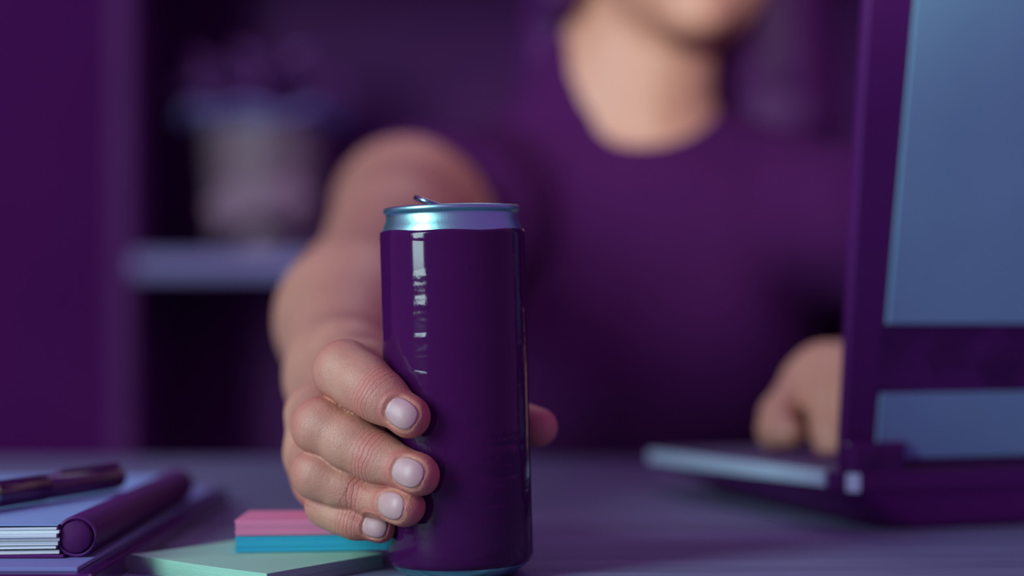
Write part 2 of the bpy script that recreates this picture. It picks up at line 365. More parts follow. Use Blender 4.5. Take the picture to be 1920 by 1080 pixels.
def label_material():
    m = mat('glossy_black_tape', (0.048, 0.005, 0.062), 0.09, spec=0.36); nt = m.node_tree; N = nt.nodes; L = nt.links; b = N['Principled BSDF']
    tc = N.new('ShaderNodeTexCoord')
    def nz(sc, det=3):
        mp = N.new('ShaderNodeMapping'); mp.inputs['Scale'].default_value = sc
        t = N.new('ShaderNodeTexNoise'); t.inputs['Scale'].default_value = 1; t.inputs['Detail'].default_value = det
        L.new(tc.outputs['Object'], mp.inputs[0]); L.new(mp.outputs[0], t.inputs[0]); return t
    a = nz((420, 420, 200), 4); c_ = nz((25, 25, 110), 2)
    mul = N.new('ShaderNodeMath'); mul.operation = 'MULTIPLY'; r = N.new('ShaderNodeMapRange'); r.inputs[1].default_value = 0.42; r.inputs[2].default_value = 0.62
    L.new(c_.outputs[0], r.inputs[0]); L.new(a.outputs[0], mul.inputs[0]); L.new(r.outputs[0], mul.inputs[1])
    bp = N.new('ShaderNodeBump'); bp.inputs['Strength'].default_value = 0.7; bp.inputs['Distance'].default_value = 0.0003
    L.new(mul.outputs[0], bp.inputs['Height']); L.new(bp.outputs[0], b.inputs['Normal'])
    return m
M['tape'] = label_material()
body_prof = [(0, 0.0085), (0.008, 0.0075), (0.014, 0.0045), (0.0178, 0.0012), (0.0190, 0.0), (0.0205, 0.0), (0.0215, 0.0006), (0.0245, 0.0028), (0.0258, 0.0050), (0.0263, 0.0080), (0.0264, 0.0140),
             (0.0264, 0.1235), (0.0263, 0.1250), (0.0259, 0.1268), (0.02525, 0.1285), (0.02465, 0.1300), (0.02435, 0.1313), (0.02430, 0.1322), (0.0244, 0.1328), (0.0248, 0.1330), (0.02515, 0.1334),
             (0.0253, 0.1341), (0.0252, 0.1348), (0.0248, 0.1352), (0.0243, 0.1351), (0.0239, 0.1347), (0.0236, 0.1338), (0.0232, 0.1310), (0.0226, 0.1297), (0.0216, 0.1294), (0.0210, 0.1302), (0.0205, 0.1306), (0, 0.1306)]
cb = obj('can_body', lathe(bmesh.new(), body_prof, 160), M['alu'], can, smooth=True)
lab = [(0.0248, 0.0036), (0.0258, 0.0040), (0.0266, 0.0060), (0.02675, 0.012), (0.02685, 0.060), (0.02680, 0.1245), (0.0267, 0.1262), (0.0263, 0.1262), (0.0262, 0.12)]
bm = lathe(bmesh.new(), lab, 160)
bmesh.ops.subdivide_edges(bm, edges=[e for e in bm.edges if abs(e.verts[0].co.z-e.verts[1].co.z) > 0.03], cuts=30)
for v in bm.verts:
    a = math.atan2(v.co.y, v.co.x)
    if v.co.z > 0.1255: v.co.z += 0.0004*math.sin(a*2+1.0)+0.0002*math.sin(a*7)
    k = 1+0.0022*math.sin(v.co.z*95+a*2.2)*math.sin(a*3.0+v.co.z*30)*0.35
    if 0.01 < v.co.z < 0.124 and v.co.x**2+v.co.y**2 > 0.0263**2: v.co.x *= k; v.co.y *= k
tag(obj('can_label', bm, M['tape'], can, smooth=True), 'glossy black label wrap')
# overlap seam of the wrap, running down the right-hand side
seam = bmesh.new(); a0 = math.radians(-8)
for k in range(9):
    a = a0+math.radians(1.2*k); 
pts = []
for z in np.linspace(0.0062, 0.1258, 28):
    rr = 0.02690
    pts.append([(rr*math.cos(a0+da), rr*math.sin(a0+da), z) for da in (0.0, 0.004, 0.16)])
vs = [[seam.verts.new(p) for p in row]+[seam.verts.new((row[0][0]*1.010, row[0][1]*1.010, row[0][2]))] for row in pts]
for a, b in zip(vs, vs[1:]):
    seam.faces.new((a[0], b[0], b[3], a[3])); seam.faces.new((a[3], b[3], b[2], a[2])); 
obj('label_seam', seam, M['tape'], can, smooth=True)
# lid furniture: rivet, scored mouth, lifted pull tab
obj('rivet', lathe(bmesh.new(), [(0, 0.1324), (0.0015, 0.1322), (0.0022, 0.1316), (0.0024, 0.1306)], 20), M['alu'], can, smooth=True)
mo = bmesh.new(); lathe(mo, [(0, 0.13075), (0.0085, 0.13075), (0.0088, 0.1310), (0.0090, 0.1306)], 32)
for v in mo.verts: v.co.x = v.co.x*0.95+0.0110
tag(obj('can_mouth', mo, M['black_gloss'], can, smooth=True), 'dark drinking opening')
tb = empty('x', (0, 0, 0)); bpy.data.objects.remove(tb)
bm = bmesh.new(); pts = []
for i in range(36):
    a = 2*PI*i/36; ca, sa = math.cos(a), math.sin(a)
    pts.append((-0.0085+0.0086*math.copysign(abs(ca)**0.8, ca), 0.0072*math.copysign(abs(sa)**0.8, sa)*(1.0+0.08*ca*-1), 0))
tube(bm, pts, 0.0010, 10, True)
bx(bm, -0.0065, 0.0035, -0.0060, 0.0060, -0.0003, 0.0004)
tab = obj('pull_tab', bm, M['steel'], can, loc=(0.0030, 0, 0.1330), smooth=False); tab.rotation_euler = (0.10, math.radians(20), math.radians(12))
for p in tab.data.polygons: p.use_smooth = len(p.vertices) == 4 and p.area < 2e-6

# ---------------------------------------------------------------- laptop
LT = math.radians(18.6); LC = ((1590-960)/FPX*0.822, 0.822)
lap = empty('laptop', (LC[0], LC[1], TZ), LT)
tag(lap, 'open laptop seen from behind with a grey lid, black frame and black band', 'laptop')
M['lid'] = mat('blue_grey_lid', (0.185, 0.400, 0.520), 0.45, metal=0.0, spec=0.35, noise=((25, 25, 25), (0.172, 0.375, 0.495), 0.35, 0.65), bump=((1500, 1500, 1500), 0.06, 0.0002))
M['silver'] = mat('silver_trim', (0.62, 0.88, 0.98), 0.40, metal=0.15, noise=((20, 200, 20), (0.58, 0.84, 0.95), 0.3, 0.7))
M['deck'] = mat('dim_silver_deck', (0.13, 0.115, 0.20), 0.55, spec=0.25, noise=((30, 30, 30), (0.11, 0.10, 0.18), 0.3, 0.7))
M['key'] = mat('black_keycap', BLK, 0.6, spec=0.2, noise=((300, 300, 300), (0.05, 0.005, 0.08), 0.4, 0.6))
M['screen'] = mat('dark_screen_glass', (0.02, 0.004, 0.03), 0.08, noise=((5, 5, 5), (0.018, 0.004, 0.028), 0.4, 0.6))
LW, LD = 0.335, 0.228
top = lambda x, y: 0.0268-0.0055*y/LD
und = lambda x, y: 0.0185-0.0035*y/LD
bm = prism(bmesh.new(), rrect(0, LW, 0, LD, 0.011), und, top)
tag(bevel(obj('base_band', bm, M['black'], lap), 0.0008), 'black side band of the base')
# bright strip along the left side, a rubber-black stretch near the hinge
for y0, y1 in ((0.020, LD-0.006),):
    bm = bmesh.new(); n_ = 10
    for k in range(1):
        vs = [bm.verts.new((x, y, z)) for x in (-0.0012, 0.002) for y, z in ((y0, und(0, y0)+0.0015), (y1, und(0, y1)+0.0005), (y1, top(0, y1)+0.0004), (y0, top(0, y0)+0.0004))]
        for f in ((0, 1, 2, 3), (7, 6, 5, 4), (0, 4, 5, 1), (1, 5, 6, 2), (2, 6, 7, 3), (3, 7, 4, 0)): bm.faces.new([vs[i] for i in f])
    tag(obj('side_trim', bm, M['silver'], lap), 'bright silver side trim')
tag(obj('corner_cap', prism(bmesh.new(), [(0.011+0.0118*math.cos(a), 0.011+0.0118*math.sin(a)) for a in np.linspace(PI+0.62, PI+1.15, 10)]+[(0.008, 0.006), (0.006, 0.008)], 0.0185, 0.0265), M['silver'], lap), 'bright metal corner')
# tapered underside
bm = bmesh.new(); A = rrect(0.002, LW-0.002, 0.002, LD-0.002, 0.011); B = rrect(0.022, LW-0.022, 0.010, LD-0.050, 0.020)
va = [bm.verts.new((x, y, und(x, y))) for x, y in A]; vb = [bm.verts.new((x, y, 0.0015+0.002*y/LD)) for x, y in B]
bm.faces.new(va); bm.faces.new(vb[::-1])
for i in range(len(A)): bm.faces.new((va[i], va[(i+1) % len(A)], vb[(i+1) % len(A)], vb[i]))
obj('underside', bm, M['base_black'], lap)
for x in (0.04, LW-0.04):
    for y in (0.03, LD-0.07): obj('rubber_foot', lathe(bmesh.new(), [(0, 0.0), (0.006, 0.0), (0.0065, 0.003), (0, 0.004)], 16), M['black_matte'], lap, loc=(x, y, 0))
dk = obj('deck', prism(bmesh.new(), rrect(0.003, LW-0.003, 0.016, LD-0.003, 0.009), lambda x, y: top(x, y)-0.0002, lambda x, y: top(x, y)+0.0008), M['deck'], lap)
kw_ = obj('keyboard_well', prism(bmesh.new(), rrect(0.022, LW-0.022, 0.030, 0.134, 0.004), lambda x, y: top(x, y)+0.0006, lambda x, y: top(x, y)+0.0010), M['key'], lap)
kb = bmesh.new(); prism(kb, rrect(-0.0085, 0.0085, -0.0075, 0.0075, 0.0015, 2), 0, 0.0016)
kme = bpy.data.meshes.new('key'); bmesh.ops.recalc_face_normals(kb, faces=kb.faces); kb.to_mesh(kme); kb.free(); kme.materials.append(M['key'])
for r in range(6):
    for q in range(15):
        x = 0.034+q*0.0191; y = 0.0385+r*0.0172
        if r == 5 and 4 < q < 10: continue
        o = bpy.data.objects.new('key', kme); C.objects.link(o); o.parent = lap; o.location = (x, y, top(x, y)+0.0010)
sp = obj('key', kme, None, lap, loc=(0.034+7*0.0191, 0.0385+5*0.0172, top(0, 0.12)+0.0010)); sp.scale = (5.2, 1, 1)
obj('trackpad', prism(bmesh.new(), rrect(0.115, 0.220, 0.146, 0.215, 0.003), lambda x, y: top(x, y)+0.0006, lambda x, y: top(x, y)+0.0011), M['key'], lap)
# lid, leaning back towards the lens
LEAN = math.radians(6.4); LH = 0.232
def lidpart(name, bm, m, lab_=None, sm=False):
    o = obj(name, bm, m, lap, loc=(0, 0.0125, 0.0285), smooth=sm); o.rotation_euler = (LEAN, 0, 0)
    return tag(o, lab_)
lidpart('lid_frame', prism(bmesh.new(), rrect(0.002, LW-0.002, 0, LH, 0.008), -0.0035, 0.0035), M['black'], 'black lid frame').data.transform(Matrix.Rotation(PI/2, 4, 'X'))
for o in [o for o in lap.children if o.name.startswith('lid_frame')]: bevel(o, 0.0015)
def lidplate(name, x0, x1, z0, z1, y0, y1, m, lab_):
    bm = bmesh.new(); vs = [bm.verts.new(p) for y in (y0, y1) for p in ((x0(z0), y, z0), (x1, y, z0), (x1, y, z1), (x0(z1), y, z1))]
    for f in ((0, 1, 2, 3), (7, 6, 5, 4), (0, 4, 5, 1), (1, 5, 6, 2), (2, 6, 7, 3), (3, 7, 4, 0)): bm.faces.new([vs[i] for i in f])
    return bevel(lidpart(name, bm, m, lab_), 0.0004)
xe = lambda z: 0.0175+0.008*z/0.232
lidplate('lid_panel', xe, LW-0.018, 0.004, 0.0335, -0.0047, -0.0030, M['lid'], 'blue-grey lower strip of the lid')
lidplate('lid_band', lambda z: xe(z)-0.002, LW-0.018, 0.0335, 0.0642, -0.0044, -0.0030, M['black_gloss'], 'black horizontal band')
lidplate('lid_panel', xe, LW-0.018, 0.0642, LH-0.006, -0.0047, -0.0030, M['lid'], 'large blue-grey upper panel of the lid')
lidpart('screen', box(0.012, LW-0.012, 0.0036, 0.0042, 0.016, LH-0.010), M['screen'], 'dark display facing the person')
for x0 in (0.0, LW-0.032):
    bm = prism(bmesh.new(), rrect(x0, x0+0.032, 0.0015, 0.0145, 0.0062, 8), 0.0262, 0.0400)
    tag(bevel(obj('hinge', bm, M['black_gloss'], lap), 0.0010), 'glossy black hinge block')

# ---------------------------------------------------------------- the person: signed distance fields, meshed by surface nets
f32 = np.float32
def axis(*segs):
    out = [segs[0][0]]
    for a, b, h in segs:
        n_ = max(1, int(round((b-a)/h))); out += list(np.linspace(a, b, n_+1)[1:])
    return np.array(out, f32)
class Field:
    def __init__(s, xs, ys, zs): s.ax = (xs, ys, zs); s.D = np.full((len(xs), len(ys), len(zs)), 0.5, f32)
    def block(s, lo, hi):
        sl = []
        for a, l, h in zip(s.ax, lo, hi):
            i, j = np.searchsorted(a, [l, h]); sl.append(slice(max(0, i-1), min(len(a), j+1)))
        X = s.ax[0][sl[0]][:, None, None]; Y = s.ax[1][sl[1]][None, :, None]; Z = s.ax[2][sl[2]][None, None, :]
        return tuple(sl), X, Y, Z
    def put(s, sl, d, k):
        o = s.D[sl]
        if k > 0:
            h = np.maximum(k-np.abs(o-d), 0)/k; s.D[sl] = np.minimum(o, d)-h*h*k*0.25
        else: s.D[sl] = np.minimum(o, d)
    def cone(s, a, b, ra, rb, k=0.006, m=None):
        a = np.array(a, f32); b = np.array(b, f32); R = max(ra, rb)+(m or max(k, 0.004))+0.003
        sl, X, Y, Z = s.block(np.minimum(a, b)-R, np.maximum(a, b)+R)
        ab = b-a; L2 = float(ab@ab)
        t = np.clip(((X-a[0])*ab[0]+(Y-a[1])*ab[1]+(Z-a[2])*ab[2])/L2, 0, 1)
        d = np.sqrt((X-a[0]-t*ab[0])**2+(Y-a[1]-t*ab[1])**2+(Z-a[2]-t*ab[2])**2)-(ra+(rb-ra)*t)
        s.put(sl, d.astype(f32), k)
    def ell(s, c, r, k=0.006, rot=None, sub=False):
        c = np.array(c, f32); r = np.array(r, f32); R = float(max(r))+max(k, 0.004)+0.003
        sl, X, Y, Z = s.block(c-R, c+R); X = X-c[0]; Y = Y-c[1]; Z = Z-c[2]
        if rot is not None:
            m = np.array(Euler(rot).to_matrix().transposed(), f32)
            X, Y, Z = (m[i, 0]*X+m[i, 1]*Y+m[i, 2]*Z for i in range(3))
        k0 = np.sqrt((X/r[0])**2+(Y/r[1])**2+(Z/r[2])**2); k1 = np.sqrt((X/r[0]**2)**2+(Y/r[1]**2)**2+(Z/r[2]**2)**2)+1e-9
        d = (k0*(k0-1)/k1).astype(f32)
        if sub:
            o = s.D[sl]; h = np.maximum(k-np.abs(o+d), 0)/max(k, 1e-9); s.D[sl] = np.maximum(o, -d)+h*h*k*0.25
        else: s.put(sl, d, k)
def nets(F, smooth=2):
    xs, ys, zs = F.ax; D = F.D; ins = D < 0
    s_ = [slice(0, -1), slice(1, None)]
    al = np.ones(tuple(n_-1 for n_ in D.shape), bool); an = np.zeros_like(al)
    for i in (0, 1):
        for j in (0, 1):
            for k in (0, 1): q = ins[s_[i], s_[j], s_[k]]; al &= q; an |= q
    act = np.nonzero(an & ~al); n_ = len(act[0]); idx = np.full(an.shape, -1, np.int32); idx[act] = np.arange(n_)
    I, J, K = act; pos = np.zeros((n_, 3)); cnt = np.zeros(n_)
    cr = [(i, j, k) for i in (0, 1) for j in (0, 1) for k in (0, 1)]
    for a in cr:
        for ax in range(3):
            if a[ax]: continue
            b = list(a); b[ax] = 1
            da = D[I+a[0], J+a[1], K+a[2]]; db = D[I+b[0], J+b[1], K+b[2]]
            m = (da < 0) != (db < 0); t = np.where(m, da/np.where(m, da-db, 1), 0)
            pa = np.stack([xs[I+a[0]], ys[J+a[1]], zs[K+a[2]]], 1); pb = np.stack([xs[I+b[0]], ys[J+b[1]], zs[K+b[2]]], 1)
            pos += np.where(m[:, None], pa+(pb-pa)*t[:, None], 0); cnt += m
    pos /= np.maximum(cnt, 1)[:, None]
    quads = []
    for ax in range(3):
        a = [slice(1, -1)]*3; a[ax] = slice(0, -1); b = list(a); b[ax] = slice(1, None)
        A = ins[tuple(a)]; B = ins[tuple(b)]
        o1, o2 = [(1, 2), (2, 0), (0, 1)][ax]
        for flip, msk in ((0, A & ~B), (1, ~A & B)):
            e = list(np.nonzero(msk))
            for q in range(3):
                if q != ax: e[q] = e[q]+1
            def cell(d1, d2):
                c_ = [x for x in e]; c_[o1] = c_[o1]-d1; c_[o2] = c_[o2]-d2
                return idx[tuple(c_)]
            q = [cell(1, 1), cell(0, 1), cell(0, 0), cell(1, 0)]
            if flip: q = q[::-1]
            quads.append(np.stack(q, 1))
    quads = np.concatenate(quads); quads = quads[(quads >= 0).all(1)]
    e = np.concatenate([quads[:, [0, 1]], quads[:, [1, 2]], quads[:, [2, 3]], quads[:, [3, 0]]])
    for it in range(smooth):
        for lam in (0.5, -0.52):
            acc = np.zeros_like(pos); c2 = np.bincount(e[:, 0], minlength=n_)+np.bincount(e[:, 1], minlength=n_)
            for q in range(3): acc[:, q] = np.bincount(e[:, 0], pos[e[:, 1], q], n_)+np.bincount(e[:, 1], pos[e[:, 0], q], n_)
            pos += lam*(acc/np.maximum(c2, 1)[:, None]-pos)
    return pos, quads
def net_object(name, F, m, smooth=2, parent=None, post=None):
    pos, q = nets(F, smooth)
    attrs = post(pos) if post else {}
    pos = pos.copy(); pos[:, 2] += CZ
    me = bpy.data.meshes.new(name); me.vertices.add(len(pos)); me.vertices.foreach_set('co', pos.astype(f32).ravel())
    me.loops.add(q.size); me.loops.foreach_set('vertex_index', q.astype(np.int32).ravel())
    me.polygons.add(len(q)); me.polygons.foreach_set('loop_start', np.arange(0, q.size, 4, dtype=np.int32))
    me.update(calc_edges=True); me.validate()
    me.polygons.foreach_set('use_smooth', np.ones(len(me.polygons), bool))
    for k, v in attrs.items():
        at = me.attributes.new(k, 'FLOAT', 'POINT'); at.data.foreach_set('value', v.astype(f32))
    me.materials.append(m)
    o = bpy.data.objects.new(name, me); C.objects.link(o)
    if parent: o.parent = parent
    return o

def Q(px, py, d): return np.array([(px-960)/FPX*d, d, (HY-py)/FPX*d])
def canx(z): return CX-(z+0.096)*math.tan(TLT)
def on_can(px, py, R):
    """nearest point of the line of sight at radius R from the can's axis"""
    for d in np.arange(0.62, 0.72, 0.0002):
        p = Q(px, py, d)
        if math.hypot(p[0]-canx(p[2]), p[1]-CY) <= R: return p
    return Q(px, py, 0.69)
RC = 0.0270
# finger: MCP, PIP, DIP, tip centre, radii, nail (half length, half width), nail facing
FING = {
 'index':  dict(j=[Q(668, 694, 0.752), Q(648, 697, 0.692), on_can(712, 743, RC+0.0078), on_can(765, 780, RC+0.0056)], r=[0.0105, 0.0107, 0.0092, 0.0071], nl=(0.0058, 0.0052), nn=(0.04, -1, -0.04)),
 'middle': dict(j=[Q(596, 775, 0.745), Q(607, 800, 0.692), on_can(706, 858, RC+0.0078), on_can(781, 890, RC+0.0056)], r=[0.0112, 0.0104, 0.0090, 0.0073], nl=(0.0060, 0.0053), nn=(0.10, -1, 0.0)),
 'ring':   dict(j=[Q(590, 850, 0.745), Q(602, 886, 0.694), on_can(690, 930, RC+0.0076), on_can(757, 948, RC+0.0054)], r=[0.0105, 0.0096, 0.0083, 0.0069], nl=(0.0060, 0.0053), nn=(0.02, -1, -0.02)),
 'pinky':  dict(j=[Q(604, 905, 0.750), Q(618, 945, 0.700), on_can(668, 975, RC+0.0066), on_can(710, 986, RC+0.0048)], r=[0.0095, 0.0078, 0.0066, 0.0055], nl=(0.0044, 0.0041), nn=(0.04, -1, 0.0)),
}
XS = axis((-0.33, -0.105, 0.007), (-0.105, 0.024, 0.0006), (0.024, 0.125, 0.005), (0.125, 0.235, 0.0022), (0.235, 0.48, 0.006))
YS = axis((0.62, 0.645, 0.004), (0.645, 0.790, 0.0006), (0.790, 0.800, 0.0010), (0.800, 1.10, 0.0028), (1.10, 1.56, 0.0045))
ZS = axis((-0.42, -0.09, 0.006), (-0.09, -0.008, 0.0006), (-0.008, 0.18, 0.0045), (0.18, 0.30, 0.003), (0.30, 0.44, 0.005))
B = Field(XS, YS, ZS)
FF = Field(XS, YS, ZS)
for nme, f in FING.items():
    j, r = f['j'], f['r']; T = Field(XS, YS, ZS) if False else None
    # each finger on its own, then joined to its neighbours with a tight crease
    lo = np.min(j, 0)-0.02; hi = np.max(j, 0)+0.02
    sub = Field(*[a[max(0, np.searchsorted(a, l)-1):np.searchsorted(a, h)+1] for a, l, h in zip(FF.ax, lo, hi)])
    sub.cone(j[0], j[1], r[0], r[1]*0.97, 0.004); sub.cone(j[1], j[2], r[1], r[2], 0.004); sub.cone(j[2], j[3], r[2]*0.99, r[3], 0.004)
    mid = 0.5*(j[1]+j[2]); sub.ell(mid, (r[1]*1.02,)*3, 0.004)                       # full middle phalanx
    sub.ell(j[1]+np.array([-0.0006, -0.0010, 0.0]), (r[1]*1.03,)*3, 0.003)         # knuckle
    d = j[3]-j[2]; d = d/np.linalg.norm(d); sub.ell(j[3]+d*0.0008, (r[3]*0.99,)*3, 0.003)
    sl = tuple(slice(int(np.searchsorted(a, s_[0])), int(np.searchsorted(a, s_[0]))+len(s_)) for a, s_ in zip(FF.ax, sub.ax))
    o = FF.D[sl]; k = 0.0010; h = np.maximum(k-np.abs(o-sub.D), 0)/k; FF.D[sl] = np.minimum(o, sub.D)-h*h*k*0.25+0.0007*np.exp(-((o-sub.D)/0.0022)**2)*np.clip((0.008-np.maximum(o, sub.D))/0.004, 0, 1)
J = {k: v['j'] for k, v in FING.items()}
# palm: metacarpals fanning from the wrist behind the can
WR = Q(640, 712, 0.822)
wt, wb = WR+np.array([0.002, 0, 0.008]), WR+np.array([0.0, 0, -0.010])
carp = {'index': WR+np.array([0.004, -0.012, 0.008]), 'middle': WR+np.array([0.000, -0.012, 0.001]), 'ring': WR+np.array([0, -0.010, -0.006]), 'pinky': WR+np.array([0.002, -0.008, -0.013])}
for k in carp: B.cone(J[k][0], carp[k], FING[k]['r'][0]*0.98, 0.0145, 0.010)
for k in J: B.ell(J[k][0]+np.array([-0.0012, 0, 0]), (FING[k]['r'][0]*1.0,)*3, 0.006)
B.cone(J['index'][0]+np.array([0.006, 0.006, 0]), J['pinky'][0]+np.array([0.008, 0.008, 0.004]), 0.010, 0.010, 0.010)
# thumb: behind the can, its tip showing past the can's right side
TH = [WR+np.array([0.012, -0.010, 0.000]), np.array([-0.040, 0.758, -0.038]), np.array([-0.0085, 0.7455, -0.040]), np.array([0.0100, 0.7300, -0.0435])]
B.cone(TH[0], TH[1], 0.0165, 0.0120, 0.012); B.cone(TH[1], TH[2], 0.0115, 0.0095, 0.005); B.cone(TH[2], TH[3], 0.0097, 0.0076, 0.004)
B.cone(np.array([-0.055, 0.752, -0.030]), TH[1], 0.010, 0.010, 0.010)                # web between thumb and index
# wrist and forearm
EL = Q(686, 560, 1.035)
B.cone(wt, wt*0.0+Q(632, 690, 0.850), 0.0185, 0.0200, 0.012); B.cone(wb, Q(640, 735, 0.850), 0.0175, 0.0190, 0.012)
B.cone(Q(632, 690, 0.850), Q(668, 600, 0.96), 0.0210, 0.0385, 0.012); B.cone(Q(640, 735, 0.850), Q(672, 640, 0.94), 0.0195, 0.0300, 0.012)
B.cone(Q(668, 600, 0.96), EL, 0.0385, 0.0385, 0.015)
# upper arm and shoulder
SH = Q(764, 394, 1.28)
B.cone(EL, Q(742, 455, 1.16), 0.0375, 0.0395, 0.012); B.cone(Q(742, 455, 1.16), SH, 0.0400, 0.0460, 0.015)
B.cone(SH, (-0.02, 1.36, 0.060), 0.0460, 0.060, 0.02)
# torso, neck, head
TOR = [('e', (0.095, 1.405, -0.02), (0.150, 0.100, 0.17)), ('e', (0.092, 1.395, 0.050), (0.135, 0.078, 0.078)), ('c', (-0.035, 1.375, 0.066), (0.225, 1.39, 0.066), 0.052, 0.052),
       ('c', (0.0, 1.40, 0.092), (0.085, 1.41, 0.125), 0.036, 0.042), ('c', (0.19, 1.40, 0.092), (0.085, 1.41, 0.125), 0.036, 0.042),
       ('c', (0.035, 1.395, 0.125), (0.078, 1.385, 0.205), 0.040, 0.040), ('e', (0.10, 1.42, -0.22), (0.130, 0.092, 0.17)), ('e', (0.04, 1.335, -0.045), (0.062, 0.050, 0.055)), ('e', (0.15, 1.335, -0.045), (0.062, 0.050, 0.055))]
def torso(F, off, k=0.03):
    for t in TOR:
        if t[0] == 'e': F.ell(t[1], tuple(x+off for x in t[2]), k)
        else: F.cone(t[1], t[2], t[3]+off, t[4]+off, k)
torso(B, 0)
B.cone((0.083, 1.395, 0.070), (0.104, 1.375, 0.215), 0.056, 0.047, 0.018)
B.ell((0.1255, 1.345, 0.2475), (0.0600, 0.062, 0.0590), 0.012)            # jaw and cheeks
B.ell((0.1270, 1.303, 0.2080), (0.0220, 0.018, 0.0180), 0.016)            # chin
B.ell((0.1255, 1.385, 0.325), (0.076, 0.094, 0.090), 0.020)               # skull
B.cone((0.127, 1.279, 0.262), (0.1265, 1.292, 0.298), 0.0095, 0.0060, 0.010)   # nose
for s in (-1, 1):
    B.ell((0.127+s*0.009, 1.284, 0.260), (0.006, 0.006, 0.005), 0.004)
    B.ell((0.1265+s*0.031, 1.283, 0.302), (0.0150, 0.008, 0.010), 0.006, sub=True)
    B.ell((0.1265+s*0.031, 1.2960, 0.301), (0.0120, 0.0115, 0.0110), 0.003)
    B.ell((0.1255+s*0.076, 1.385, 0.285), (0.007, 0.018, 0.030), 0.006, rot=(0.15, 0, s*0.3))
    B.ell((0.127+s*0.007, 1.2875, 0.236), (0.013, 0.006, 0.0042), 0.003)      # upper lip
B.ell((0.127, 1.2880, 0.2275), (0.0175, 0.0070, 0.0055), 0.003)             # lower lip
# left arm and the hand on the keyboard
SH2 = (0.262, 1.36, 0.062); E2 = (0.345, 1.205, -0.045); W2 = np.array([0.222, 1.065, -0.036])
B.cone((0.21, 1.38, 0.060), SH2, 0.060, 0.049, 0.02); B.cone(SH2, E2, 0.048, 0.038, 0.015); B.cone(E2, 0.6*W2+0.4*np.array(E2), 0.0385, 0.036, 0.012); B.cone(0.6*W2+0.4*np.array(E2), W2, 0.036, 0.0215, 0.012)
def HQ(px, py, d): return Q(px, py, d)
LHF = [([(1538, 690, 1.005), (1546, 755, 0.975), (1552, 812, 0.962), (1556, 840, 0.955)], 0.0100),
       ([(1575, 690, 1.000), (1592, 735, 0.965), (1596, 800, 0.950), (1598, 835, 0.945)], 0.0100),
       ([(1612, 705, 1.000), (1634, 745, 0.965), (1636, 805, 0.955), (1638, 836, 0.950)], 0.0095),
       ([(1645, 725, 1.005), (1668, 762, 0.975), (1672, 810, 0.965), (1672, 835, 0.962)], 0.0085)]
for pts, r in LHF:
    p = [Q(*x) for x in pts]
    B.cone(p[0], W2+np.array([-0.012, -0.006, 0]), r*1.25, 0.0150, 0.010)
    B.cone(p[0], p[1], r*1.15, r, 0.004); B.cone(p[1], p[2], r, r*0.88, 0.0015); B.cone(p[2], p[3], r*0.88, r*0.72, 0.0015)
p = [Q(1580, 700, 1.035), Q(1510, 720, 1.005), Q(1463, 778, 0.985), Q(1452, 815, 0.975)]
B.cone(p[0], p[1], 0.0165, 0.0125, 0.010); B.cone(p[1], p[2], 0.0125, 0.0105, 0.004); B.cone(p[2], p[3], 0.0105, 0.0085, 0.003)
p2 = [Q(1468, 805, 0.972), Q(1480, 815, 0.965)]
B.cone(Q(1452, 800, 0.975), p2[1], 0.0090, 0.0080, 0.003)
# fingers grow out of the palm; everything yields to the can it holds
k = 0.0025; h = np.maximum(k-np.abs(B.D-FF.D), 0)/k; B.D = np.minimum(B.D, FF.D)-h*h*k*0.25; del h
sl, X, Y, Z = B.block((-0.07, 0.655, -0.1), (0.03, 0.745, 0.0))
dc = np.sqrt((X-(CX-(Z+0.096)*math.tan(TLT)))**2+(Y-CY)**2)-RC
kk = 0.0008; o = B.D[sl]; h = np.maximum(kk-np.abs(o+dc), 0)/kk; B.D[sl] = np.maximum(o, -dc)+h*h*kk*0.25

